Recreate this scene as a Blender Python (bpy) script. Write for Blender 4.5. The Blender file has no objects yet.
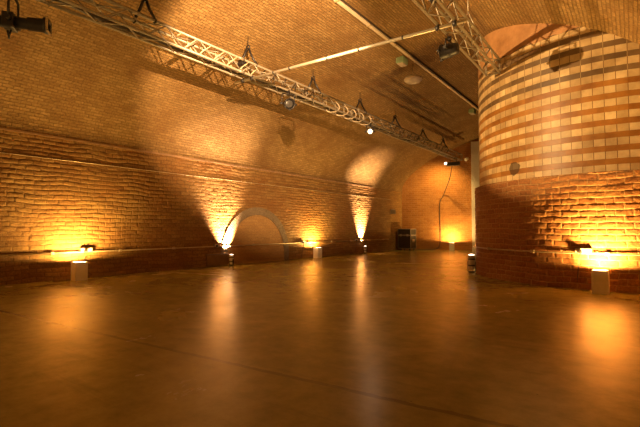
import bpy, bmesh, math, random
import numpy as np
from mathutils import Vector, Matrix
R = math.radians
PI = math.pi
random.seed(4)
scene = bpy.context.scene
col = scene.collection

# ------------------------------------------------------------------ materials
def new_mat(name):
    m = bpy.data.materials.new(name); m.use_nodes = True
    nt = m.node_tree
    return m, nt, nt.nodes['Principled BSDF']

def plain(name, c, rough=.5, metal=0., noise=.12, scale=30.):
    m, nt, b = new_mat(name)
    n = nt.nodes.new('ShaderNodeTexNoise'); n.inputs['Scale'].default_value = scale; n.inputs['Detail'].default_value = 4
    tc = nt.nodes.new('ShaderNodeTexCoord'); nt.links.new(tc.outputs['Object'], n.inputs['Vector'])
    r = nt.nodes.new('ShaderNodeValToRGB')
    r.color_ramp.elements[0].color = (c[0]*(1-noise), c[1]*(1-noise), c[2]*(1-noise), 1)
    r.color_ramp.elements[1].color = (min(1, c[0]*(1+noise)), min(1, c[1]*(1+noise)), min(1, c[2]*(1+noise)), 1)
    r.color_ramp.elements[0].position = .3; r.color_ramp.elements[1].position = .7
    nt.links.new(n.outputs['Fac'], r.inputs['Fac']); nt.links.new(r.outputs['Color'], b.inputs['Base Color'])
    b.inputs['Roughness'].default_value = rough; b.inputs['Metallic'].default_value = metal
    return m

def emit(name, c, s):
    m, nt, b = new_mat(name)
    b.inputs['Base Color'].default_value = (.8, .8, .8, 1)
    b.inputs['Emission Color'].default_value = (*c, 1); b.inputs['Emission Strength'].default_value = s
    return m

class NT:
    """small helper for maths in node trees"""
    def __init__(s, nt): s.nt = nt
    def m(s, op, a, b=None, c=None):
        n = s.nt.nodes.new('ShaderNodeMath'); n.operation = op
        for i, v in enumerate((a, b, c)):
            if v is None: continue
            if isinstance(v, (int, float)): n.inputs[i].default_value = v
            else: s.nt.links.new(v, n.inputs[i])
        return n.outputs[0]
    def noise(s, vec, scale, detail=4, rough=.55, dist=0):
        n = s.nt.nodes.new('ShaderNodeTexNoise')
        n.inputs['Scale'].default_value = scale; n.inputs['Detail'].default_value = detail
        n.inputs['Roughness'].default_value = rough; n.inputs['Distortion'].default_value = dist
        s.nt.links.new(vec, n.inputs['Vector']); return n
    def mix(s, f, a, b, mode='MIX'):
        n = s.nt.nodes.new('ShaderNodeMix'); n.data_type = 'RGBA'; n.blend_type = mode
        if isinstance(f, (int, float)): n.inputs[0].default_value = f
        else: s.nt.links.new(f, n.inputs[0])
        for i, v in ((6, a), (7, b)):
            if isinstance(v, tuple): n.inputs[i].default_value = (*v, 1)
            else: s.nt.links.new(v, n.inputs[i])
        return n.outputs[2]
    def ramp(s, f, p0, p1, c0=(0, 0, 0), c1=(1, 1, 1)):
        n = s.nt.nodes.new('ShaderNodeValToRGB'); e = n.color_ramp.elements
        e[0].position = p0; e[1].position = p1; e[0].color = (*c0, 1); e[1].color = (*c1, 1)
        s.nt.links.new(f, n.inputs['Fac']); return n.outputs['Color']

def brick_mat(name, c1, c2, mortar, stain, row=.1, width=.28, gap=.012, bump=.8, dist=.035, rough=.75, spec=.25, stain_amt=.6, mfac=1.):
    m, nt, b = new_mat(name); k = NT(nt)
    uv = nt.nodes.new('ShaderNodeTexCoord').outputs['UV']
    warp = k.noise(uv, 3.1, 3)
    off = nt.nodes.new('ShaderNodeVectorMath'); off.operation = 'SUBTRACT'; off.inputs[1].default_value = (.5, .5, .5)
    nt.links.new(warp.outputs['Color'], off.inputs[0])
    sc = nt.nodes.new('ShaderNodeVectorMath'); sc.operation = 'SCALE'; sc.inputs['Scale'].default_value = dist
    nt.links.new(off.outputs[0], sc.inputs[0])
    ad = nt.nodes.new('ShaderNodeVectorMath'); ad.operation = 'ADD'
    nt.links.new(uv, ad.inputs[0]); nt.links.new(sc.outputs[0], ad.inputs[1])
    br = nt.nodes.new('ShaderNodeTexBrick')
    br.inputs['Scale'].default_value = 1; br.inputs['Brick Width'].default_value = width; br.inputs['Row Height'].default_value = row
    br.inputs['Mortar Size'].default_value = gap; br.inputs['Mortar Smooth'].default_value = .5; br.inputs['Bias'].default_value = 0
    br.inputs['Color1'].default_value = (*c1, 1); br.inputs['Color2'].default_value = (*c2, 1); br.inputs['Mortar'].default_value = (*mortar, 1)
    nt.links.new(ad.outputs[0], br.inputs['Vector'])
    big = k.noise(uv, .9, 5, .6)
    f = k.ramp(big.outputs['Fac'], .42, .68)
    c = k.mix(k.m('MULTIPLY', f, stain_amt), br.outputs['Color'], stain)
    fine = k.noise(uv, 26, 5, .7)
    g = k.ramp(fine.outputs['Fac'], .28, .72, (.55, .55, .55), (1.25, 1.2, 1.15))
    c = k.mix(1., c, g, 'MULTIPLY')
    nt.links.new(c, b.inputs['Base Color'])
    b.inputs['Roughness'].default_value = rough; b.inputs['Specular IOR Level'].default_value = spec
    mid = k.noise(uv, 9, 4, .6)
    h = k.m('ADD', k.m('MULTIPLY', br.outputs['Fac'], -1.*mfac), k.m('ADD', k.m('MULTIPLY', mid.outputs['Fac'], 1.3), k.m('MULTIPLY', fine.outputs['Fac'], .7)))
    bp = nt.nodes.new('ShaderNodeBump'); bp.inputs['Strength'].default_value = bump; bp.inputs['Distance'].default_value = .02
    nt.links.new(h, bp.inputs['Height']); nt.links.new(bp.outputs['Normal'], b.inputs['Normal'])
    return m

def tile_mat(name):
    """pale glazed headers in straight stacks between dark bands; plaster above"""
    m, nt, b = new_mat(name); k = NT(nt)
    uv = nt.nodes.new('ShaderNodeTexCoord').outputs['UV']
    sep = nt.nodes.new('ShaderNodeSeparateXYZ'); nt.links.new(uv, sep.inputs[0])
    u, v = sep.outputs[0], sep.outputs[1]
    wob = k.noise(uv, 5, 2)
    v2 = k.m('ADD', v, k.m('MULTIPLY', k.m('SUBTRACT', wob.outputs['Fac'], .5), .012))
    per = .2146
    ph = k.m('FRACT', k.m('DIVIDE', k.m('SUBTRACT', v2, 1.924), per))           # 0..1 : pale 0-.54, dark .54-1
    dark = k.m('GREATER_THAN', ph, .55)
    tw = .168
    fu = k.m('FRACT', k.m('DIVIDE', u, tw))
    jv = k.m('LESS_THAN', fu, .055)
    jh = k.m('MAXIMUM', k.m('LESS_THAN', ph, .03), k.m('LESS_THAN', k.m('ABSOLUTE', k.m('SUBTRACT', ph, .55)), .02))
    cellx = k.m('FLOOR', k.m('DIVIDE', u, tw)); celly = k.m('FLOOR', k.m('DIVIDE', k.m('SUBTRACT', v2, 1.924), per))
    cv = nt.nodes.new('ShaderNodeCombineXYZ'); nt.links.new(cellx, cv.inputs[0]); nt.links.new(celly, cv.inputs[1])
    wn = nt.nodes.new('ShaderNodeTexWhiteNoise'); nt.links.new(cv.outputs[0], wn.inputs['Vector'])
    pale = k.ramp(wn.outputs['Value'], 0., 1., (.48, .34, .16), (.72, .56, .31))
    cv2 = nt.nodes.new('ShaderNodeCombineXYZ'); nt.links.new(k.m('FLOOR', k.m('DIVIDE', u, tw*2)), cv2.inputs[0]); nt.links.new(celly, cv2.inputs[1])
    wn2 = nt.nodes.new('ShaderNodeTexWhiteNoise'); nt.links.new(cv2.outputs[0], wn2.inputs['Vector'])
    orange = k.ramp(wn2.outputs['Value'], 0., 1., (.30, .125, .022), (.42, .20, .042))
    grey = k.ramp(wn2.outputs['Value'], 0., 1., (.15, .095, .045), (.22, .14, .065))
    hi = k.m('GREATER_THAN', v2, 3.52)
    band = k.mix(hi, orange, grey)
    base = k.mix(dark, pale, band)
    # joints: dark between the pale tiles, faint pale between the dark ones
    base = k.mix(k.m('MULTIPLY', jv, k.m('SUBTRACT', 1., dark)), base, (.16, .075, .02))
    fu2 = k.m('FRACT', k.m('DIVIDE', u, tw*2))
    base = k.mix(k.m('MULTIPLY', k.m('MULTIPLY', k.m('LESS_THAN', fu2, .02), dark), hi), base, (.5, .38, .2))
    # plaster / render patch near the top with a ragged edge
    edge = k.m('ADD', v, k.m('MULTIPLY', k.m('SUBTRACT', k.noise(uv, 4, 4).outputs['Fac'], .5), .16))
    top = k.m('GREATER_THAN', edge, 4.42)
    base = k.mix(top, base, (.50, .27, .12))
    gr = k.ramp(k.noise(uv, 2.3, 6, .65).outputs['Fac'], .3, .72, (.55, .48, .40), (1.1, 1.08, 1.05))
    base = k.mix(1., base, gr, 'MULTIPLY')
    # a round grimy smear low on the drum
    dx = k.m('SUBTRACT', u, TILE_SMEAR_U); dz = k.m('SUBTRACT', v, 2.15)
    rr = k.m('ADD', k.m('SQRT', k.m('ADD', k.m('MULTIPLY', dx, dx), k.m('MULTIPLY', dz, dz))), k.m('MULTIPLY', k.noise(uv, 8, 3).outputs['Fac'], .12))
    base = k.mix(k.m('MULTIPLY', k.m('LESS_THAN', rr, .19), .8), base, (.05, .025, .01))
    nt.links.new(base, b.inputs['Base Color'])
    b.inputs['Roughness'].default_value = .42; b.inputs['Specular IOR Level'].default_value = .35
    h = k.m('MULTIPLY', k.m('MAXIMUM', k.m('MULTIPLY', jv, k.m('SUBTRACT', 1., dark)), jh), -1.)
    h = k.m('ADD', h, k.m('MULTIPLY', k.noise(uv, 14, 4).outputs['Fac'], .5))
    bp = nt.nodes.new('ShaderNodeBump'); bp.inputs['Strength'].default_value = .45; bp.inputs['Distance'].default_value = .01
    nt.links.new(h, bp.inputs['Height']); nt.links.new(bp.outputs['Normal'], b.inputs['Normal'])
    return m

def floor_mat():
    m, nt, b = new_mat('polished_concrete'); k = NT(nt)
    uv = nt.nodes.new('ShaderNodeTexCoord').outputs['UV']
    sep = nt.nodes.new('ShaderNodeSeparateXYZ'); nt.links.new(uv, sep.inputs[0])
    a = k.noise(uv, .55, 8, .62, .6); d = k.noise(uv, 5.5, 6, .7); fine = k.noise(uv, 45, 3, .6)
    c = k.ramp(a.outputs['Fac'], .33, .67, (.26, .22, .056), (.40, .345, .10))
    c = k.mix(1., c, k.ramp(d.outputs['Fac'], .3, .7, (.72, .70, .66), (1.15, 1.15, 1.15)), 'MULTIPLY')
    # scuffs
    sc = nt.nodes.new('ShaderNodeMapping'); sc.inputs['Scale'].default_value = (.5, 5, 1); sc.inputs['Rotation'].default_value = (0, 0, .25)
    nt.links.new(uv, sc.inputs['Vector'])
    s_ = k.noise(sc.outputs[0], 1.4, 6, .7)
    c = k.mix(k.m('MULTIPLY', k.ramp(s_.outputs['Fac'], .56, .74), .35), c, (.09, .055, .025))
    # specks of dirt
    v = nt.nodes.new('ShaderNodeTexVoronoi'); v.inputs['Scale'].default_value = 3.2; nt.links.new(uv, v.inputs['Vector'])
    c = k.mix(k.m('MULTIPLY', k.m('LESS_THAN', v.outputs['Distance'], .018), .7), c, (.03, .015, .008))
    # filled expansion joint running across the hall
    wy = k.m('ADD', sep.outputs[1], k.m('MULTIPLY', k.m('SUBTRACT', d.outputs['Fac'], .5), .06))
    wy = k.m('SUBTRACT', wy, k.m('MULTIPLY', sep.outputs[0], .072))
    jt = k.m('LESS_THAN', k.m('ABSOLUTE', k.m('SUBTRACT', wy, 2.38)), .022)
    jt2 = k.m('MULTIPLY', jt, k.ramp(s_.outputs['Fac'], .3, .5))
    c = k.mix(k.m('MULTIPLY', jt2, .45), c, (.07, .035, .015))
    nt.links.new(c, b.inputs['Base Color'])
    rg = nt.nodes.new('ShaderNodeMapRange'); rg.inputs['From Min'].default_value = .3; rg.inputs['From Max'].default_value = .7
    rg.inputs['To Min'].default_value = .20; rg.inputs['To Max'].default_value = .29
    nt.links.new(a.outputs['Fac'], rg.inputs['Value']); nt.links.new(rg.outputs[0], b.inputs['Roughness'])
    b.inputs['Specular IOR Level'].default_value = .33
    return m

# ------------------------------------------------------------------ mesh helpers
class MB:
    def __init__(s): s.bm = bmesh.new(); s.uv = s.bm.loops.layers.uv.new('UVMap')
    def box(s, lo, hi, M=None, bev=0):
        vs = [s.bm.verts.new((x, y, z)) for x in (lo[0], hi[0]) for y in (lo[1], hi[1]) for z in (lo[2], hi[2])]
        fs = [s.bm.faces.new([vs[i] for i in q]) for q in ((0, 1, 3, 2), (4, 6, 7, 5), (0, 4, 5, 1), (2, 3, 7, 6), (0, 2, 6, 4), (1, 5, 7, 3))]
        if bev:
            es = list({e for f in fs for e in f.edges})
            r = bmesh.ops.bevel(s.bm, geom=es, offset=bev, segments=2, affect='EDGES', profile=.5)
            vs = list({v for f in r['faces'] for v in f.verts} | {v for v in vs if v.is_valid})
        if M: bmesh.ops.transform(s.bm, matrix=M, verts=vs)
        return s
    def tube(s, pts, r, seg=8, cap=True, closed=False):
        pts = [Vector(p) for p in pts]; rings = []; n = len(pts)
        up = None
        for i, p in enumerate(pts):
            if closed: t = pts[(i+1) % n] - pts[i-1]
            else: t = pts[min(i+1, n-1)] - pts[max(i-1, 0)]
            t.normalize()
            if up is None:
                up = Vector((0, 0, 1)) if abs(t.z) < .9 else Vector((1, 0, 0))
            a = up - t*up.dot(t)
            if a.length < 1e-4: a = t.orthogonal()
            a.normalize(); up = a; b = t.cross(a)
            rr = r[i] if isinstance(r, (list, tuple)) else r
            rings.append([s.bm.verts.new(p + a*rr*math.cos(2*PI*k/seg) + b*rr*math.sin(2*PI*k/seg)) for k in range(seg)])
        m = n if closed else n-1
        for i in range(m):
            A, B = rings[i], rings[(i+1) % n]
            for k in range(seg):
                f = s.bm.faces.new((A[k], A[(k+1) % seg], B[(k+1) % seg], B[k])); f.smooth = True
        if cap and not closed:
            s.bm.faces.new(rings[0][::-1]); s.bm.faces.new(rings[-1])
        return s
    def lathe(s, prof, M=None, seg=24, cap=(True, True)):
        rings = []
        for r, z in prof:
            rings.append([s.bm.verts.new((r*math.cos(2*PI*k/seg), r*math.sin(2*PI*k/seg), z)) for k in range(seg)])
        for A, B in zip(rings, rings[1:]):
            for k in range(seg):
                f = s.bm.faces.new((A[k], A[(k+1) % seg], B[(k+1) % seg], B[k])); f.smooth = True
        if cap[0]: s.bm.faces.new(rings[0][::-1])
        if cap[1]: s.bm.faces.new(rings[-1])
        if M: bmesh.ops.transform(s.bm, matrix=M, verts=[v for q in rings for v in q])
        return s
    def quad(s, ps, uvs=None, smooth=False):
        f = s.bm.faces.new([s.bm.verts.new(p) for p in ps]); f.smooth = smooth
        if uvs:
            for l, q in zip(f.loops, uvs): l[s.uv].uv = q
        return f
    def build(s, name, mat, parent=None, norm=True):
        if norm: bmesh.ops.recalc_face_normals(s.bm, faces=s.bm.faces)
        me = bpy.data.meshes.new(name); s.bm.to_mesh(me); s.bm.free(); me.materials.append(mat)
        o = bpy.data.objects.new(name, me); col.objects.link(o)
        if parent: o.parent = parent
        return o

def tag(o, label, cat, group=None, kind=None):
    if label: o['label'] = label
    if cat: o['category'] = cat
    if group: o['group'] = group
    if kind: o['kind'] = kind
    return o
def empty(name, loc, label, cat, group=None, rz=0):
    o = bpy.data.objects.new(name, None); col.objects.link(o); o.location = loc; o.rotation_euler.z = rz
    o.empty_display_size = .1
    return tag(o, label, cat, group)
def struct(o): o['kind'] = 'structure'; return o
def aim(d, loc=(0, 0, 0)):
    return Matrix.Translation(Vector(loc)) @ Vector(d).to_track_quat('Z', 'Y').to_matrix().to_4x4()
def spot(name, loc, target, watts, colr, half, blend=.3, rad=.05, parent=None):
    l = bpy.data.lights.new(name, 'SPOT'); l.energy = watts; l.color = colr; l.spot_size = 2*R(half); l.spot_blend = blend
    l.shadow_soft_size = rad
    o = bpy.data.objects.new(name, l); col.objects.link(o)
    o.location = loc; o.rotation_euler = (Vector(loc) - Vector(target)).to_track_quat('Z', 'Y').to_euler()
    if parent:
        o.parent = parent; o.matrix_parent_inverse = parent.matrix_world.inverted()
        # parent transforms are plain translations / z turns; keep the world pose
        pm = Matrix.Translation(parent.location) @ Matrix.Rotation(parent.rotation_euler.z, 4, 'Z')
        o.matrix_parent_inverse = pm.inverted()
    return o

# ------------------------------------------------------------------ the hall
XL, XC, HALF = -9.05, -4.07, 4.98
XR = XC + HALF
SPR = 2.80
TX, TY, TR = -.339, 10.947, 2.745         # round tower
TILE_R = TR - .112
PROF = [(4.98, 2.80), (4.94, 3.05), (4.76, 3.38), (4.36, 3.80), (3.78, 4.22), (3.25, 4.51), (2.76, 4.73), (2.15, 4.98), (1.5, 5.18), (.75, 5.32), (0, 5.37)]
def catmull(P, n=5):
    out = []; Q = [P[0]] + P + [(-P[-2][0], P[-2][1])]
    for i in range(1, len(Q)-2):
        for j in range(n):
            t = j/n; a, b, c, d = Q[i-1], Q[i], Q[i+1], Q[i+2]
            out.append(tuple(.5*(2*b[k]+(c[k]-a[k])*t+(2*a[k]-5*b[k]+4*c[k]-d[k])*t*t+(3*b[k]-a[k]-3*c[k]+d[k])*t**3) for k in (0, 1)))
    return out + [P[-1]]
HP = catmull(PROF)
VP_ = [(XC-x, z) for x, z in HP] + [(XC+x, z) for x, z in HP[-2::-1]]
def vault_z(x):
    if x <= VP_[0][0] or x >= VP_[-1][0]: return SPR
    for (x0, z0), (x1, z1) in zip(VP_, VP_[1:]):
        if x0 <= x <= x1: return z0+(z1-z0)*(x-x0)/max(1e-6, x1-x0)
    return SPR
YN = -3.0
BS = .30
def back_y(x): return 19.12 + BS*(x-XL)    # the end wall stands slightly askew

TUNG = (1., .58, .155)
PINK = (1., .66, .38)
TILE_SMEAR_U = 0.
# tower u coordinate: angle measured from -Y axis * radius
def tower_u(x, y): return math.atan2(x-TX, -(y-TY))*TR
TILE_SMEAR_U = tower_u(-1.85, 8.69)

M_WALL = brick_mat('stock_brick', (.34, .20, .066), (.24, .128, .038), (.19, .105, .034), (.25, .10, .024), bump=.6, dist=0., gap=.009, width=.25, row=.088)
M_VAULT = brick_mat('vault_brick', (.38, .24, .092), (.26, .155, .055), (.20, .12, .045), (.19, .095, .028), bump=.8, dist=.03, gap=.009, width=.17, row=.062, stain_amt=.75)
M_BACK = brick_mat('orange_brick', (.48, .225, .062), (.37, .155, .04), (.46, .26, .11), (.30, .125, .036), bump=.6, dist=.03, gap=.010, width=.28, row=.095)
M_BASE = brick_mat('red_brick', (.40, .19, .06), (.29, .115, .034), (.46, .27, .11), (.25, .09, .025), bump=.5, dist=0., gap=.010, width=.26, row=.1)
M_ARCHF = brick_mat('infill_brick', (.47, .28, .10), (.39, .22, .075), (.37, .22, .085), (.40, .22, .08), bump=.5, dist=.03, gap=.010, width=.26, row=.092)
M_RING = brick_mat('arch_ring_brick', (.25, .185, .11), (.19, .14, .08), (.28, .20, .115), (.20, .14, .08), bump=.6, dist=.02, gap=.010, width=.12, row=.13)
M_TILE = tile_mat('glazed_tile_bands')
M_FLOOR = floor_mat()
M_STONE = plain('ledge_stone', (.30, .17, .08), .8, 0, .25, 8)
M_WHITE = plain('white_paint', (.86, .83, .77), .55, 0, .05, 12)
M_CREAM = plain('cream_paint', (.62, .50, .34), .55, 0, .08, 12)
M_ALU = plain('aluminium', (.33, .28, .21), .45, .4, .12, 40)
M_STEEL = plain('galvanised_pole', (.66, .60, .50), .36, .6, .1, 30)
M_PIPE = plain('conduit_metal', (.50, .38, .22), .45, .4, .15, 20)
M_BLACK = plain('black_metal', (.022, .018, .017), .45, .2, .3, 40)
M_DARK = plain('dark_cable', (.05, .034, .022), .6, 0, .3, 40)
M_PALEC = plain('pale_cable', (.55, .45, .30), .5, 0, .2, 20)
M_CASE = plain('case_black', (.014, .012, .011), .5, 0, .3, 25)
M_EDGE = plain('case_edging', (.38, .34, .30), .4, .3, .1, 40)
M_SOCK = plain('socket_grey', (.17, .12, .08), .5, 0, .15, 30)
M_GREEN = plain('pale_green_plastic', (.33, .48, .30), .4, 0, .1, 20)
M_BOARD = plain('board_brown', (.22, .13, .05), .6, 0, .15, 6)
M_CHROME = plain('chrome', (.75, .70, .62), .2, .9, .05, 30)
M_LAMPW = emit('lamp_warm', (1, .72, .34), 60)
M_LAMPP = emit('lamp_white', (1, .82, .62), 5)
M_DOT = emit('bulb_lit', (1, .80, .55), 2.2)
M_LENS = plain('lens_glass', (.06, .055, .05), .25, .2, .05, 10)
M_DIFF = plain('frosted_glass', (.62, .52, .40), .25, 0, .05, 10)

# rough brickwork: a fine grid whose bricks stand out unevenly and whose joints are raked back
rng = np.random.default_rng(7)
def vnoise(u, v, scale, seed):
    g = np.random.default_rng(seed).random((256, 256))
    x, y = u*scale, v*scale
    xi, yi = np.floor(x).astype(int), np.floor(y).astype(int); fx, fy = x-xi, y-yi
    fx = fx*fx*(3-2*fx); fy = fy*fy*(3-2*fy); xi %= 256; yi %= 256; xj, yj = (xi+1) % 256, (yi+1) % 256
    return (g[xi, yi]*(1-fx)+g[xj, yi]*fx)*(1-fy)+(g[xi, yj]*(1-fx)+g[xj, yj]*fx)*fy
def relief(u, v, bw, rh, depth, seed, warp=.03):
    wu = u + warp*(vnoise(u, v, 2.7, seed)-.5)*2; wv = v + warp*.55*(vnoise(u, v, 2.1, seed+1)-.5)*2
    wv = wv + .012*(vnoise(u, v, 9, seed+7)-.5)
    row = np.floor(wv/rh).astype(int); off = np.where(row % 2 == 0, .5*bw, 0.)
    bn = np.floor((wu+off)/bw).astype(int)
    x = (wu+off)-bn*bw; y = wv-row*rh
    md = np.minimum(np.minimum(x, bw-x), np.minimum(y, rh-y))
    g = np.random.default_rng(seed+2).random((512, 512))[bn % 512, row % 512]
    t = np.clip(md/.024, 0, 1); t = t*t*(3-2*t)
    bond = vnoise(u, v, 1.1, seed+3)
    h = depth*(-1.0*(1-t)*(.35+.9*bond) + .75*(g-1)) + depth*.9*(vnoise(u, v, 11, seed+4)-1) + depth*.5*(vnoise(u, v, 27, seed+5)-1)
    return h, wu, wv
def grid_obj(name, P, UV, mat, parent=None):
    nu, nv = P.shape[:2]
    idx = np.arange(nu*nv).reshape(nu, nv)
    F = np.stack([idx[:-1, :-1], idx[1:, :-1], idx[1:, 1:], idx[:-1, 1:]], -1).reshape(-1, 4)
    me = bpy.data.meshes.new(name)
    me.vertices.add(nu*nv); me.vertices.foreach_set('co', P.reshape(-1).astype(np.float32))
    me.loops.add(F.size); me.loops.foreach_set('vertex_index', F.reshape(-1).astype(np.int32))
    me.polygons.add(len(F)); me.polygons.foreach_set('loop_start', np.arange(0, F.size, 4, dtype=np.int32))
    me.polygons.foreach_set('loop_total', np.full(len(F), 4, dtype=np.int32))
    me.polygons.foreach_set('use_smooth', np.ones(len(F), dtype=bool))
    uvl = me.uv_layers.new(name='UVMap'); uvl.data.foreach_set('uv', UV.reshape(-1, 2)[F.reshape(-1)].reshape(-1).astype(np.float32))
    me.update(); me.validate(); me.materials.append(mat)
    o = bpy.data.objects.new(name, me); col.objects.link(o)
    if parent: o.parent = parent
    return o

# floor
b = MB()
x0, x1, y0, y1 = XL-.3, 3.0, YN-.3, 24.
b.quad([(x0, y0, 0), (x1, y0, 0), (x1, y1, 0), (x0, y1, 0)], [(x0, y0), (x1, y0), (x1, y1), (x0, y1)])
struct(b.build('floor', M_FLOOR))
# left wall
ye = back_y(XL)+.05
ys = np.concatenate([np.arange(YN, 2., .06), np.arange(2., 11., .014), np.arange(11., ye, .03), [ye]])
zs = np.linspace(0, SPR, 190)
U, V = np.meshgrid(ys, zs, indexing='ij')
h, wu, wv = relief(U, V, .25, .088, .0065, 11, .05)
struct(grid_obj('wall_left', np.stack([XL+h, U, V], -1), np.stack([wu, wv], -1), M_WALL))
# right wall in two stretches either side of the tower
b = MB(); dy = math.sqrt(TILE_R**2-(XR-TX)**2)-.05
for a, c in ((YN, TY-dy), (TY+dy, back_y(XR)+.05)):
    b.quad([(XR, a, 0), (XR, a, SPR), (XR, c, SPR), (XR, c, 0)], [(a, 0), (a, SPR), (c, SPR), (c, 0)])
struct(b.build('wall_right', M_WALL, norm=False))
# end wall and near wall, each cut to the curve of the vault
def gable(name, yf, mat, flip):
    b = MB(); pts = [(XL, 0)] + VP_ + [(XR, 0)]
    if not flip: pts = pts[::-1]
    f = b.bm.faces.new([b.bm.verts.new((x, yf(x), z)) for x, z in pts])
    for l, (x, z) in zip(f.loops, pts): l[b.uv].uv = (x*1.04, z)
    bmesh.ops.triangulate(b.bm, faces=[f])
    return struct(b.build(name, mat, norm=False))
gable('wall_back', back_y, M_BACK, False)
gable('wall_rear', lambda x: YN, M_WALL, True)
# vault
b = MB(); arc = 0; prev = None
def vr(x, z): return [b.bm.verts.new((x, y, z)) for y in (YN, back_y(x))]
lastv = None
for x, z in VP_:
    a2 = arc if prev is None else arc + math.hypot(x-prev[0], z-prev[1])
    nv = vr(x, z)
    if lastv:
        f = b.bm.faces.new((lastv[0], nv[0], nv[1], lastv[1])); f.smooth = True
        for l, q in zip(f.loops, ((YN, arc), (YN, a2), (back_y(x), a2), (back_y(prev[0]), arc))): l[b.uv].uv = q
    lastv, prev, arc = nv, (x, z), a2
struct(b.build('ceiling', M_VAULT, norm=False))
# string course at the springing
b = MB(); b.box((XL, YN, SPR-.03), (XL+.010, back_y(XL)-2.9, SPR+.012), bev=.004); struct(b.build('trim_1', M_STONE))

# ------------------------------------------------------------------ round tower
def drum(name, rad, z0, zf, mat, parent, cap=False, n=120):
    b = MB(); top = []; bot = []
    for i in range(n+1):
        a = -PI + 2*PI*i/n
        x, y = TX + rad*math.sin(a), TY - rad*math.cos(a)
        bot.append(((x, y, z0), (a*TR, z0))); zt = zf(x); top.append(((x, y, zt), (a*TR, zt)))
    rows = [bot, top]
    vb = [[b.bm.verts.new(p) for p, _ in r[:-1]] for r in rows]
    for i in range(n):
        j = (i+1) % n
        f = b.bm.faces.new((vb[0][i], vb[0][j], vb[1][j], vb[1][i])); f.smooth = True
        for l, q in zip(f.loops, (bot[i][1], bot[i+1][1], top[i+1][1], top[i][1])): l[b.uv].uv = q
    if cap: 
        f = b.bm.faces.new(vb[1])
        for l in f.loops: l[b.uv].uv = (l.vert.co.x, l.vert.co.y)
    o = b.build(name, mat, parent, norm=False); o.location = (-TX, -TY, 0) if parent else (0, 0, 0)
    return o
tw = empty('round_tower', (TX, TY, 0), 'broad round tower of pale and orange banded tiles on a rough red brick base', 'tower')
an = np.concatenate([np.arange(-PI, R(-115), R(2)), np.arange(R(-115), R(35), .0135/TR), np.arange(R(35), PI, R(2)), [PI]])
zs = np.concatenate([np.linspace(0, 1.925, 140)])
A, V = np.meshgrid(an, zs, indexing='ij')
h, wu, wv = relief(A*TR, V, .26, .1, .0075, 31, .04)
h[0] = h[-1]
rr = TR + h
P = np.stack([rr*np.sin(A), -rr*np.cos(A), V], -1)
lip = P[:, -1:].copy(); lip[..., 0] = (TILE_R-.03)*np.sin(A[:, -1:]); lip[..., 1] = -(TILE_R-.03)*np.cos(A[:, -1:]); lip[..., 2] = 1.93
P = np.concatenate([P, lip], 1); UVs = np.stack([wu, wv], -1); UVs = np.concatenate([UVs, UVs[:, -1:]+np.array([0, .08])], 1)
grid_obj('brick_base', P, UVs, M_BASE, tw)
drum('tiled_drum', TILE_R, 1.90, lambda x: vault_z(x)+.03, M_TILE, tw)

# ------------------------------------------------------------------ blocked arch on the left wall
ar = empty('blocked_arch', (XL, 9.2, 0), 'bricked-up round arch in the long left wall with a grey brick ring', 'arch')
def archpts(r, n=40):
    zc = .228
    return [(-r, 0.)] + [(-r*math.cos(PI*i/n), zc + r*math.sin(PI*i/n)) for i in range(n+1)] + [(r, 0.)]
ri, ro = 1.19, 1.42
b = MB(); pi_, po = archpts(ri), archpts(ro)
s_ = 0
for i in range(len(pi_)-1):
    q = [po[i], po[i+1], pi_[i+1], pi_[i]]; ds = math.dist(po[i], po[i+1])
    b.quad([(.022, y, z) for y, z in q], [(s_, .24), (s_+ds, .24), (s_+ds, 0), (s_, 0)])
    b.quad([(0, po[i][0], po[i][1]), (0, po[i+1][0], po[i+1][1]), (.022, po[i+1][0], po[i+1][1]), (.022, po[i][0], po[i][1])], [(s_, .24), (s_+ds, .24), (s_+ds, .25), (s_, .25)])
    b.quad([(.0, pi_[i][0], pi_[i][1]), (.0, pi_[i+1][0], pi_[i+1][1]), (.022, pi_[i+1][0], pi_[i+1][1]), (.022, pi_[i][0], pi_[i][1])], [(s_, .24), (s_+ds, .24), (s_+ds, .25), (s_, .25)])
    s_ += ds
bmesh.ops.remove_doubles(b.bm, verts=b.bm.verts, dist=1e-4)
b.build('arch_ring', M_RING, ar)
b = MB(); f = b.bm.faces.new([b.bm.verts.new((.008, y, z)) for y, z in pi_])
for l in f.loops: l[b.uv].uv = (l.vert.co.y, l.vert.co.z)
if f.normal.x < 0: f.normal_flip()
bmesh.ops.triangulate(b.bm, faces=[f])
o = b.build('brick_infill', M_ARCHF, ar, norm=False)

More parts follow.
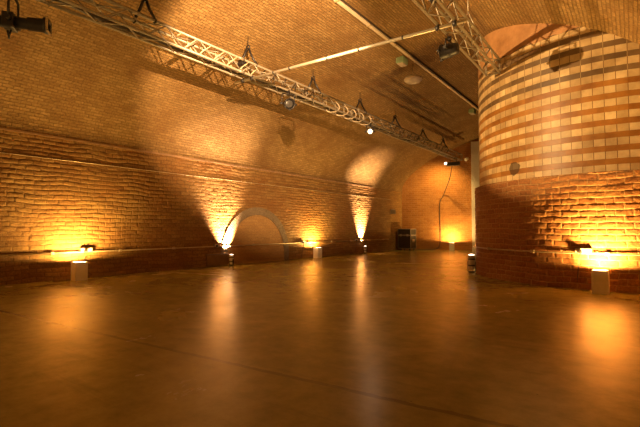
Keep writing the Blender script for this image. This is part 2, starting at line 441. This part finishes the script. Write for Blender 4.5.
# ------------------------------------------------------------------ trusses
def bar(p, q, r, name, mat, parent, seg=8): return MB().tube([p, q], r, seg).build(name, mat, parent)
TZ, HW = 4.235, .13
def truss(X, ya, yb, label, pick):
    t = empty('lighting_truss', (X, ya, TZ), label, 'truss', 'aluminium box trusses under the vault')
    L = yb-ya
    for sx in (-1, 1):
        for sz in (-1, 1):
            bar((sx*HW, 0, sz*HW), (sx*HW, L, sz*HW), .023, 'chord', M_ALU, t, 10)
    n = int(round(L/.34)); st = L/n; items = []
    for i in range(n):
        y0_, y1_ = i*st, (i+1)*st
        s = 1 if i % 2 == 0 else -1
        for fc in ((0, -1), (0, 1), (1, -1), (1, 1)):
            if fc[0] == 0: p, q = (fc[1]*HW, y0_, -s*HW), (fc[1]*HW, y1_, s*HW)
            else: p, q = (-s*HW, y0_, fc[1]*HW), (s*HW, y1_, fc[1]*HW)
            items.append((abs(y0_+ya-pick), p, q))
    items.sort(key=lambda a: a[0])
    for _, p, q in items[:100]: bar(p, q, .011, 'diagonal_brace', M_ALU, t, 6)
    if items[100:]:
        b = MB()
        for _, p, q in items[100:]: b.tube([p, q], .011, 6)
        b.build('diagonal_brace', M_ALU, t)['kind'] = 'stuff'
    for k in range(int(L//2.25)):
        y = .9 + k*2.25
        if y > L-.1: break
        for sx in (-1, 1):
            for sz in (-1, 1): bar((sx*HW, y-.07, sz*HW), (sx*HW, y+.07, sz*HW), .03, 'joint_collar', M_ALU, t, 10)
    for y in (0, L):
        b = MB()
        for sx in (-1, 1):
            b.tube([(sx*HW, y, -HW), (sx*HW, y, HW)], .016, 8); b.tube([(-HW, y, sx*HW), (HW, y, sx*HW)], .016, 8)
        b.build('end_frame', M_ALU, t)
    return t
T1X, T2X = -6.3, -2.2
T1E = 19.3
truss(T1X, .4, T1E, 'long aluminium box truss running the length of the hall to the end wall', 4.0)
truss(T2X, 1.7, 8.88, 'short aluminium box truss ending against the banded round tower', 6.)

# hangers: an A of black strap from an eye plate in the vault down to the two top chords
where = ['at the top edge of the picture', 'above the scaffold pole', 'just past the pole, above the unlit lamp',
         'next before the glowing bulb of the truss', 'just beyond the glowing bulb of the truss', 'second from the end wall', 'nearest the end wall']
for i, y in enumerate((3.80, 6.10, 8.31, 10.56, 12.82, 15.16, 17.26)):
    vz = vault_z(T1X)
    e = empty('truss_hanger', (T1X, y, TZ+HW), 'black A-shaped hanger on the long truss ' + where[i], 'hanger', 'strap hangers along the long truss')
    h = vz - TZ - HW
    bar((0, 0, h*.66), (0, 0, h+.02), .007, 'drop_rod', M_BLACK, e)
    MB().tube([(.05*math.sin(2*PI*k/12), 0, h*.62+.04*math.cos(2*PI*k/12)) for k in range(12)], .014, 6, closed=True).build('shackle', M_BLACK, e)
    for s in (-1, 1):
        b = MB(); b.tube([(0, s*.02, h*.6), (s*.05, s*.05, h*.34), (s*HW, s*.10, .03)], .024, 6)
        b.tube([(s*HW+.035*math.cos(2*PI*k/10), s*.10, .0+.038*math.sin(2*PI*k/10)) for k in range(10)], .012, 6, closed=True)
        b.build('strap', M_BLACK, e)
for i, y in enumerate((4.1, 7.3)):
    vz = vault_z(T2X)
    e = empty('truss_hanger', (T2X, y, TZ+HW), ['black strap hanger on the short truss, at the top edge of the picture', 'black strap hanger on the short truss near the round tower'][i], 'hanger', 'strap hangers along the short truss')
    h = vz - TZ - HW
    bar((0, 0, h*.5), (0, 0, h+.02), .008, 'drop_rod', M_STEEL, e)
    for s in (-1, 1): MB().tube([(0, 0, h*.5), (s*HW, 0, .02)], .010, 6).build('strap', M_STEEL, e)

# cables on the long truss
b = MB(); pts = []
y = .6
while y < 18.9:
    pts.append((T1X-.07+.02*math.sin(y*3.1), y, TZ-HW+.055+.012*math.sin(y*5.3))); y += .12
b.tube(pts, .034, 8); tag(b.build('cable_loom', M_DARK), 'thick dark cable loom lying inside the bottom of the long truss', 'cable')
def loops(ya, yb, n, amp, rad, mat, name, label, zc=0., ph=0.):
    b = MB(); pts = []
    for k in range(n*14+1):
        t = k/14; yy = ya+(yb-ya)*t/n
        pts.append((T1X+.03+amp*.9*math.cos(2*PI*t+ph), yy+.07*math.sin(4*PI*t), TZ+zc+amp*math.sin(2*PI*t+ph)))
    b.tube(pts, rad, 6); return tag(b.build(name, mat), label, 'cable', 'spare cable looped through the long truss')
loops(4.3, 6.2, 6, .15, .010, M_PALEC, 'looped_cable', 'pale cable looped through the long truss left of the scaffold pole', .03)
loops(6.5, 8.6, 6, .14, .011, M_DARK, 'looped_cable', 'dark cable looped through the long truss just right of the scaffold pole', .04, 1.)
loops(8.9, 11.0, 5, .15, .013, M_PALEC, 'looped_cable', 'pale cable looped through the long truss left of the glowing bulb', -.05, 2.)
loops(12., 17.5, 9, .15, .012, M_DARK, 'looped_cable', 'dark cable looped through the far stretch of the long truss', .02, .6)

# scaffold pole across the two trusses
PY = 6.08; PZ = TZ-HW-.023-.027
pole = empty('scaffold_pole', (T1X-.35, PY, PZ), 'pale scaffold pole slung level across beneath both trusses', 'pole')
MB().tube([(0, 0, 0), (4.75, .15, 0)], .027, 12).build('tube', M_STEEL, pole)
for x in (.22, .48, 4.32, 4.58): MB().tube([(x-.03, x*.0316, 0), (x+.03, x*.0316, 0)], .04, 10).box((x-.022, x*.0316-.03, .02), (x+.022, x*.0316+.03, .056)).build('clamp', M_BLACK, pole)
for x in (1.05, 1.45, 2.3, 2.95, 3.75): MB().tube([(x-.012, x*.0316, 0), (x+.012, x*.0316, 0)], .033, 10).build('tape_wrap', M_BLACK, pole)

# ------------------------------------------------------------------ hanging lamps
def par_lamp(loc, d, label, size=1., name='par_can', lit=None, drop=.3, group='lamps hung from the trusses', emitter=None, sk=1.):
    """loc = centre of the can; d = beam direction; hangs by a yoke from a clamp on the chord above"""
    e = empty(name, loc, label, 'stage lamp', group)
    r = .125*size; L = .30*size
    d = Vector(d).normalized(); M = aim(d)
    MB().lathe([(r*.35, -L*.55), (r*.8, -L*.5), (r*.86, -L*.15), (r, -L*.08), (r, L*.45), (r*1.12, L*.46), (r*1.12, L*.5), (r*.95, L*.5), (r*.9, L*.1), (r*.5, -L*.3)], M, 24, (True, True)).build('can', M_BLACK, e)
    can = [o for o in bpy.data.objects if o.parent == e][-1]
    MB().lathe([(r*.9, L*.28), (r*.6, L*.31), (.002, L*.33)], M, 24, (True, False)).build('lens', lit or M_LENS, can)
    side = d.cross(Vector((0, 0, 1))).normalized()
    top = Vector((0, 0, drop))
    b = MB(); w = r*1.28
    b.tube([side*w, side*w + Vector((0, 0, drop*.86)), side*w*.5 + Vector((0, 0, drop*.9)), -side*w*.5 + Vector((0, 0, drop*.9)), -side*w + Vector((0, 0, drop*.86)), -side*w], .013*sk, 6)
    b.build('yoke', M_BLACK, e)
    for s in (-1, 1): MB().tube([side*s*r*.9, side*s*(w+.05)], .024, 8).build('knob', M_BLACK, e)
    b = MB(); b.tube([Vector((0, 0, drop*.88)), Vector((0, 0, drop+.03))], .02, 8); b.box((-.03, -.03, drop), (.03, .03, drop+.06))
    b.build('clamp', M_BLACK, e)
    fr = MB()
    fr.bm.free()
    for s, q in ((1, 0), (-1, 0), (0, 1), (0, -1)):
        up2 = side.cross(d).normalized(); c0 = d*L*.5 + side*s*r*1.08 + up2*q*r*1.08
        MB().tube([c0-d*.02, c0+d*.025], .02, 6).build('filter_clip', M_BLACK, can)
    return e
chordz = TZ-HW-.023
c1 = Vector((T2X-HW, 6.72, 3.88)); t1 = Vector((-8.4, 7.15, 3.75))
par_a = par_lamp(c1, (t1-c1), 'black par can hung under the short truss in front of the round tower', .9, drop=chordz-3.88-.035, lit=M_LENS)
L5 = Vector((T2X-HW, 2.9, 3.70)); t5 = Vector((-7.3, 7.7, 4.55))
par_d = par_lamp(L5, (t5-L5), 'black par can lighting the left vault from the near end of the short truss', .95, drop=chordz-3.70-.04)
c2 = Vector((T1X+HW, 7.22, 3.80))
par_b = par_lamp(c2, (.75, -.5, -.25), 'black unlit par can hung under the long truss right of the scaffold pole', .9, drop=chordz-3.80-.04)
c3 = Vector((T1X+HW, 10.92, 3.86))
par_c = par_lamp(c3, (.45, -.85, -.12), 'small glowing lamp hung under the middle of the long truss', .62, lit=M_DOT, drop=chordz-3.86-.03)
c4 = Vector((T1X, 18.5, 3.86))
def bar_flood(loc, label):
    e = empty('flood_lamp', loc, label, 'stage lamp', 'lamps hung from the trusses')
    MB().box((-.28, -.1, -.09), (.28, .1, .07), bev=.02).build('housing', M_BLACK, e)
    MB().lathe([(.002, -.02), (.06, -.015), (.075, .03), (.07, .07), (.03, .09), (.002, .095)], Matrix.Translation((-.31, -.06, .0)), 14, (False, False)).build('bulb', M_DOT, e)
    b = MB(); 
    for x in (-.14, .14): b.tube([(x, 0, .05), (x, 0, chordz-loc[2])], .012, 6)
    b.build('bracket', M_BLACK, e)
    return e
bar_flood(c4, 'black flood lamp with one lit bulb at the end wall end of the long truss')

# big profile spot at the near end of the long truss, turned to the tower
pc = Vector((T1X-HW, 2.04, 3.68)); pt = Vector((-1.35, 8.6, 3.72))
pd = (pt-pc).normalized()
ps = empty('profile_spotlight', pc, 'large black profile spotlight hung at the near left end of the long truss', 'stage lamp', 'lamps hung from the trusses')
vd = Vector((.78, .62, .02)).normalized()
M = aim(pd) @ Matrix.Scale(.84, 4)
MB().lathe([(.06, -.52), (.105, -.50), (.115, -.34), (.10, -.30), (.085, -.28), (.085, -.1)], M, 20).build('lamp_house', M_BLACK, ps)
b = MB(); b.box((-.12, -.12, -.12), (.12, .12, .04), M, .02); b.build('shutter_gate', M_BLACK, ps)
MB().lathe([(.085, .02), (.085, .20), (.10, .21), (.105, .42), (.125, .43), (.125, .47), (.1, .47), (.095, .36)], M, 24).build('lens_barrel', M_BLACK, ps)
barrel = [o for o in bpy.data.objects if o.parent == ps and o.name.startswith('lens_barrel')][0]
MB().lathe([(.096, .385), (.07, .40), (.002, .412)], M, 24, (True, False)).build('lens', M_LENS, barrel)
b = MB(); b.box((-.14, -.14, .445), (.14, .14, .462), M); b.lathe([(.098, .43), (.098, .48)], M, 20, (False, False))
fr = MB()
for lo, hi in (((-.115, -.115, .475), (.115, -.09, .5)), ((-.115, .09, .475), (.115, .115, .5)), ((-.115, -.115, .475), (-.09, .115, .5)), ((.09, -.115, .475), (.115, .115, .5))): fr.box(lo, hi, M)
fr.build('colour_frame', M_CHROME, barrel); b.bm.free()
side = pd.cross(Vector((0, 0, 1))).normalized(); dz = chordz-pc.z
MB().tube([side*.15, side*.15+Vector((0, 0, dz*.75)), side*.1+Vector((0, 0, dz*.82)), -side*.1+Vector((0, 0, dz*.82)), -side*.15+Vector((0, 0, dz*.75)), -side*.15], .016, 6).build('yoke', M_BLACK, ps)
MB().tube([Vector((0, 0, dz*.8)), Vector((0, 0, dz+.04))], .026, 8).box((-.035, -.035, dz-.02), (.035, .035, dz+.05)).build('clamp', M_BLACK, ps)
for s in (-1, 1): MB().tube([side*s*.11, side*s*.2], .03, 8).build('knob', M_BLACK, ps)
for k, z in enumerate((-.06, -.02)):
    up2 = side.cross(pd).normalized()
    MB().tube([up2*-.11+pd*z, up2*-.2+pd*z+side*(.06 if k else -.06)], .012, 6).build('shutter_blade', M_BLACK, ps)
MB().tube([Vector((0, 0, dz)) - pd*.1, Vector((-.1, 0, dz*.5)) - pd*.3, -pd*.53], .012, 6).build('power_lead', M_BLACK, ps)

# small dark fixtures seen on the truss
for y, z, lab in ((5.92, TZ+.10, 'small dark clamp block on the long truss beside the scaffold pole'), (5.72, TZ+.02, 'small dark clamp block on the short truss near the top edge of the picture')):
    e = empty('clamp_block', ((T1X if y > 5.8 else T2X)+.02, y, z), lab, 'clamp')
    MB().box((-.07, -.06, -.05), (.07, .06, .06), bev=.012).build('body', M_BLACK, e)
    MB().tube([(.0, 0, -.05), (.0, 0, .13)], .018, 8).build('bolt', M_BLACK, e)

# ------------------------------------------------------------------ track, dome and small fittings on the vault
CX_ = -4.42
cz = vault_z(CX_)
tr = empty('ceiling_track', (CX_, YN+.5, cz), 'long pale cable track fixed along the crown of the vault', 'track')
MB().box((-.035, 0, -.06), (.035, 19.5, -.005), bev=.006).build('channel', M_CREAM, tr)
MB().box((.052, 0, -.045), (.07, 19.5, -.0), bev=.006).build('shadow_strip', M_DARK, tr)  # dark strip standing in for the track's shadow on the vault
for k in range(16): MB().box((-.05, .5+k*1.22, -.065), (.05, .55+k*1.22, .03)).build('fixing_strap', M_PIPE, tr)
dm = empty('dome_lamp', (-4.62, 10.48, vault_z(-4.62)), 'round frosted bowl lamp hanging below the ceiling track', 'lamp')
MB().tube([(0, 0, .02), (0, 0, -.30)], .012, 8).build('stem', M_PIPE, dm)
MB().lathe([(.03, -.26), (.10, -.28), (.22, -.33), (.245, -.38), (.235, -.41), (.17, -.46), (.08, -.49), (.002, -.50)], None, 28, (True, False)).build('bowl', M_DIFF, dm)
for x, y, lab in ((-4.66, 9.9, 'small pale green box fitting on the vault beside the frosted bowl lamp'), (-4.62, 15.7, 'small pale green box fitting at the far end of the ceiling track by the tower')):
    e = empty('emergency_light', (x, y, vault_z(x)), lab, 'emergency light', 'small green fittings beside the ceiling track')
    MB().box((-.10, -.16, -.14), (.10, .16, .02), bev=.02).build('housing', M_GREEN, e)
    MB().box((-.08, -.13, -.165), (.08, .13, -.138), bev=.01).build('cover', M_DIFF, e)
for (x0, y0), (x1, y1), lab in (((-8.7, 7.), (-8.7, 7.1), None),):
    pass

# ------------------------------------------------------------------ conduits and sockets on the walls
def conduit(pts, r, label, norm=(1, 0, 0), step=1.2):
    o = MB(); o.tube(pts, r, 8)
    e = empty('wall_conduit', pts[0], label, 'conduit')
    q = o.build('pipe', M_PIPE, e); q.location = -Vector(pts[0])
    return e
RZ = .535
cl = conduit([(XL+.045, YN+.1, RZ), (XL+.045, 17.6, RZ)], .014, 'low metal conduit running along the whole left wall')
for k in range(13):
    y = .9 + k*1.35
    MB().box((.0-.045, y-YN-.1-.03, -.028), (.012, y-YN-.1+.03, .028), bev=.004).build('saddle_clip', M_PIPE, cl)
cu = conduit([(XL-.004, YN+.1, 2.36), (XL-.004, 17.9, 2.36)], .007, 'thin metal conduit high on the left wall under the ledge')
arcp = [(TX+(TR+.03)*math.sin(R(a)), TY-(TR+.03)*math.cos(R(a)), .60) for a in range(-112, 21, 3)]
ct = conduit(arcp, .013, 'low metal conduit curving round the brick base of the tower')
for a in range(-96, 20, 24):
    p = Vector((TX+(TR+.012)*math.sin(R(a)), TY-(TR+.012)*math.cos(R(a)), .60)) - Vector(arcp[0])
    MB().box((-.018, -.03, -.026), (.028, .03, .026), Matrix.Translation(p) @ Matrix.Rotation(R(a-90), 4, 'Z')).build('saddle_clip', M_PIPE, ct)

def socket(loc, ang, label, w=.2, flex=True):
    """a double socket box on the conduit with a plug hanging from it; local +X faces the room"""
    e = empty('socket_box', loc, label, 'socket', 'socket boxes on the wall conduits', ang)
    MB().box((-.01, -w/2, -.035), (.045, w/2, .055), bev=.008).build('back_box', M_SOCK, e)
    MB().box((.045, -w/2+.012, -.025), (.052, w/2-.012, .045), bev=.003).build('face_plate', M_CREAM, e)
    pg = MB().box((.052, -.065, -.03), (.09, -.015, .02), bev=.006).build('plug', M_BLACK, e)
    if flex: MB().tube([(.075, -.04, -.025), (.07, -.045, -.12), (.05, -.07, -.25), (.03, -.10, -RZ+.03)], .006, 6).build('flex', M_DARK, pg)
    return e
socket((XL+.02, 4.23, RZ+.03), 0, 'dark socket box on the left wall conduit above the nearest white uplight box', .24)
socket((XL+.02, 7.62, RZ+.02), 0, 'dark socket box on the conduit at the left foot of the blocked arch', flex=False)
socket((XL+.02, 11.33, RZ+.02), 0, 'dark socket box on the left wall conduit right of the blocked arch')
socket((XL+.02, 14.75, RZ+.02), 0, 'dark socket box on the left wall conduit by the farthest left floor uplight')
ta = math.asin((-.66-TX)/TR)
socket((TX+(TR-.005)*math.sin(ta), TY-(TR-.005)*math.cos(ta), .635), ta-PI/2, 'dark socket box on the tower conduit above the white uplight box', .25)

# ------------------------------------------------------------------ uplight boxes and floor uplights
def uplight_box(x, y, rz, label, watts, tilt, h=.36, w=.22, spill=110.):
    e = empty('uplight_box', (x, y, 0), label, 'uplight', 'white wooden uplight boxes', rz)
    t = .014; k = w/2
    MB().box((-k, -k, 0), (-k+t, k, h), bev=.002).build('side_panel', M_WHITE, e)
    MB().box((k-t, -k, 0), (k, k, h), bev=.002).build('side_panel', M_WHITE, e)
    MB().box((-k+t, -k, 0), (k-t, -k+t, h), bev=.002).build('side_panel', M_WHITE, e)
    MB().box((-k+t, k-t, 0), (k-t, k, h), bev=.002).build('side_panel', M_WHITE, e)
    rf = MB().lathe([(.04, .012), (.05, .10), (.085, h-.10), (.088, h-.075)], None, 20, (True, False)).build('reflector', M_CHROME, e)
    MB().lathe([(.002, h-.08), (.03, h-.075), (.045, h-.055), (.03, h-.03), (.002, h-.022)], None, 16, (False, False)).build('lamp', M_LAMPW, rf)
    p = Vector((x, y, h-.012))
    spot('uplight_spill', p+Vector((0, 0, .02)), p+Vector(tilt)*3, spill, TUNG, 89, .15, .05, e)
    spot('uplight_glow', p, p+Vector(tilt), watts, TUNG, 82, .8, .05, e)
    return e
K = 1.
uplight_box(-8.72, 3.97, 0, 'white wooden uplight box at the left wall, leftmost in the photo', 255*K, (-.12, 0, 1))
uplight_box(-8.80, 11.88, 0, 'white wooden uplight box at the left wall just right of the blocked arch', 255*K, (-.12, 0, 1))
uplight_box(-6.72, back_y(-6.72)-.42, R(16.7), 'white wooden uplight box against the orange end wall', 150*K, (0, .05, 1))
uplight_box(-.425, 7.97, R(-2), 'white wooden uplight box against the brick base of the tower at right', 380*K, (0, .12, 1))

uplight_box(.60, -1.2, 0, 'added fill uplight box, unseen, at the right wall behind the viewpoint', 330*K, (-.15, 0, 1))  # added out of view as fill, to brighten the hall
uplight_box(-6.4, YN+.25, 0, 'added fill uplight box, unseen, against the near rear wall', 180*K, (0, .1, 1))  # second added fill box behind the camera, never in view
def floor_uplight(x, y, label, h, r, target, watts, half, blend, rz=0, colr=PINK):
    e = empty('floor_uplight', (x, y, 0), label, 'uplight', 'silver floor uplights', rz)
    MB().lathe([(r*.8, 0), (r*.85, .012), (r*.7, .03)], None, 20).build('base', M_BLACK, e)
    b = MB()
    for s in (-1, 1): b.box((s*r*1.02-.006, -.018, .02), (s*r*1.02+.006, .018, h*.62))
    b.box((-r*1.02, -.018, .015), (r*1.02, .018, .027)); b.build('bracket', M_BLACK, e)
    cn = MB().lathe([(r*.5, h*.14), (r*.75, h*.18), (r*.78, h*.42), (r*.92, h*.5), (r*.92, h*.97), (r*.98, h*.98), (r*.98, h), (r*.85, h), (r*.8, h*.8)], None, 24).build('can', M_WHITE, e)
    for z in (.36, .72): MB().lathe([(r*.935, h*z), (r*.96, h*(z+.01)), (r*.96, h*(z+.07)), (r*.935, h*(z+.08))], None, 24, (False, False)).build('cooling_band', M_BLACK, cn)
    MB().lathe([(r*.85, h*.985), (r*.6, h*1.03), (.002, h*1.05)], None, 20, (True, False)).build('lens', M_LAMPP, cn)
    p = Vector((x, y, h*1.06+.01))
    spot('uplight_beam', p, p+Vector(target), watts, colr, half, blend, .03, e)
    return e
floor_uplight(-8.83, 7.98, 'slim silver floor uplight throwing a white beam up the blocked arch', .30, .065, (-.38, -.10, 1), 1900*K, 36, .9)
floor_uplight(-8.84, 15.2, 'slim silver floor uplight at the far end of the left wall', .30, .065, (-.24, .03, 1), 2800*K, 31, 1.)
floor_uplight(-3.03, 10.07, 'stubby chrome floor uplight beside the left edge of the tower', .40, .085, (-.1, .1, 1), 60*K, 40, .5)

# ------------------------------------------------------------------ things at the end wall
bx = -5.80
wp = empty('boxed_duct', (bx, back_y(bx)-.02, 0), 'tall white boxed duct on the end wall beside the tower', 'duct', None, math.atan(BS))
MB().box((-.19, -.16, 0), (.19, .0, 5.02), bev=.008).build('front_board', M_WHITE, wp)
MB().box((-.20, -.175, 0), (.20, .0, .10), bev=.006).build('skirting', M_WHITE, wp)
sp = empty('wall_camera', (-6.15, back_y(-6.15)-.02, 4.28), 'small white fitting high on the end wall left of the boxed duct', 'camera')
MB().box((-.06, -.03, -.06), (.06, .03, .06), bev=.01).build('mount', M_CREAM, sp)
MB().lathe([(.05, 0), (.07, .03), (.07, .16), (.05, .18)], aim((-.1, -1, -.4), (0, -.02, -.02)), 16).build('body', M_WHITE, sp)

fc = empty('flight_case', (-8.62, 18.72, 0), 'black equipment flight case with silver edging in the far left corner', 'flight case')
W_, D_, H_ = .64, .60, 1.0
bdy = MB().box((-W_/2, -D_/2, .09), (W_/2, D_/2, .70), bev=.01).build('body', M_CASE, fc)
ld = MB().box((-W_/2, -D_/2, .705), (W_/2, D_/2, H_), bev=.01).build('lid', M_CASE, fc)
def edging(z0, z1, nm, par):
    b = MB(); t = .010
    for sx in (-1, 1):
        for sy in (-1, 1):
            b.box((sx*W_/2-t, sy*D_/2-t, z0), (sx*W_/2+t, sy*D_/2+t, z1))
    for z in (z0, z1):
        for s in (-1, 1):
            b.box((-W_/2-t, s*D_/2-t, z-t), (W_/2+t, s*D_/2+t, z+t)); b.box((s*W_/2-t, -D_/2-t, z-t), (s*W_/2+t, D_/2+t, z+t))
    return b.build(nm, M_EDGE, par)
edging(.10, .69, 'edging', bdy); edging(.725, H_, 'edging', ld)
for sx in (-1, 1):
    for sy in (-1, 1):
        c = MB().tube([(sx*.24-.02, sy*.22, .045), (sx*.24+.02, sy*.22, .045)], .045, 14).box((sx*.24-.03, sy*.22-.02, .05), (sx*.24+.03, sy*.22+.02, .092)).build('castor', M_BLACK, fc)
for x in (-.17, .17): MB().box((x-.05, -D_/2-.022, .66), (x+.05, -D_/2-.008, .76), bev=.004).build('butterfly_latch', M_EDGE, fc)
MB().box((W_/2+.005, -.12, .38), (W_/2+.022, .12, .52), bev=.004).tube([(W_/2+.03, -.08, .45), (W_/2+.05, -.06, .45), (W_/2+.05, .06, .45), (W_/2+.03, .08, .45)], .01, 6).build('handle', M_EDGE, bdy)

vn = empty('wall_vent', (XL, 18.1, 1.80), 'small dark arched vent above the flight case in the left wall', 'vent')
b = MB(); pts = [(-.28, -.10), (.28, -.10), (.28, .02)] + [(.28*math.cos(PI*k/10), .02+.12*math.sin(PI*k/10)) for k in range(1, 10)] + [(-.28, .02)]
f = b.bm.faces.new([b.bm.verts.new((.0, y, z)) for y, z in pts]); r_ = bmesh.ops.extrude_face_region(b.bm, geom=[f])
bmesh.ops.translate(b.bm, verts=[v for v in r_['geom'] if isinstance(v, bmesh.types.BMVert)], vec=(.03, 0, 0)); b.build('frame', M_SOCK, vn)
b = MB()
for k in range(4): b.box((.03, -.24, -.085+k*.045), (.042, .24, -.06+k*.045))
b.build('louvre', M_BLACK, vn)

bd = empty('access_board', (XL, 7.66, 0), 'low flat brown board at the foot of the wall left of the arch', 'board')
MB().box((.012, -.37, .02), (.05, .37, .315), bev=.006).build('panel', M_BOARD, bd)
MB().box((.0, -.385, .315), (.06, .385, .335), bev=.004).build('top_batten', M_SOCK, bd)

# cable hanging from the flood lamp down the end wall to the flight case
def bk(x, z, o=.016): return (x, back_y(x)-o, z)
pts = [(T1X-.05, 18.5, 3.80), (-6.6, 18.9, 3.3), (-6.95, 19.4, 2.9), bk(-7.2, 2.55), bk(-7.34, 2.25), bk(-7.35, 1.6), bk(-7.33, .8), bk(-7.36, .3), bk(-7.45, .1), bk(-7.65, .03, .06), bk(-7.95, .02, .12), (-8.25, 19.1, .015), (-8.4, 19.0, .015)]
def smooth(P, n=6):
    P = [Vector(p) for p in P]; Q = [P[0]]+P+[P[-1]]; out = []
    for i in range(1, len(Q)-2):
        a, b_, c, d = Q[i-1], Q[i], Q[i+1], Q[i+2]
        for j in range(n):
            t = j/n; out.append(.5*(2*b_+(c-a)*t+(2*a-5*b_+4*c-d)*t*t+(3*b_-a-3*c+d)*t**3))
    return out+[P[-1]]
tag(MB().tube(smooth(pts), .018, 8).build('power_cable', M_DARK), 'black power cable dropping down the orange end wall to the floor', 'cable')

# ------------------------------------------------------------------ beams of the hanging lamps
spot('beam', L5+(t5-L5).normalized()*.2, t5, 3500*K, (1., .61, .29), 29, .5, .03, par_d)
spot('beam', pc+pd*.52, pt, 2200*K, (1, .62, .26), 17, .35, .04, ps)
spot('beam', c3+Vector((.08, -.15, -.03)), (-2.5, 2., 0), 6*K, PINK, 50, .8, .05, par_c)
spot('beam', c4+Vector((-.42, -.0, -.02)), (-7.6, 19.9, 2.2), 210*K, TUNG, 65, .9, .05)

w = bpy.data.worlds.new('dim_world'); scene.world = w; w.use_nodes = True
w.node_tree.nodes['Background'].inputs[0].default_value = (.5, .3, .12, 1); w.node_tree.nodes['Background'].inputs[1].default_value = .02

# ------------------------------------------------------------------ camera
cam = bpy.data.cameras.new('camera'); co = bpy.data.objects.new('camera', cam); col.objects.link(co)
co.location = (0, 0, 1); co.rotation_euler = (R(90+2.079), 0, R(36.22))
cam.sensor_width = 36; cam.lens = 36*427/640; cam.clip_start = .05
scene.camera = co
vs = scene.view_settings; vs.view_transform = 'Standard'; vs.look = 'None'; vs.gamma = 1; vs.use_curve_mapping = False
vs.exposure = .6
scene.cycles.max_bounces = 12; scene.cycles.diffuse_bounces = 6; scene.cycles.glossy_bounces = 4
scene.cycles.sample_clamp_indirect = 6; scene.cycles.use_denoising = True
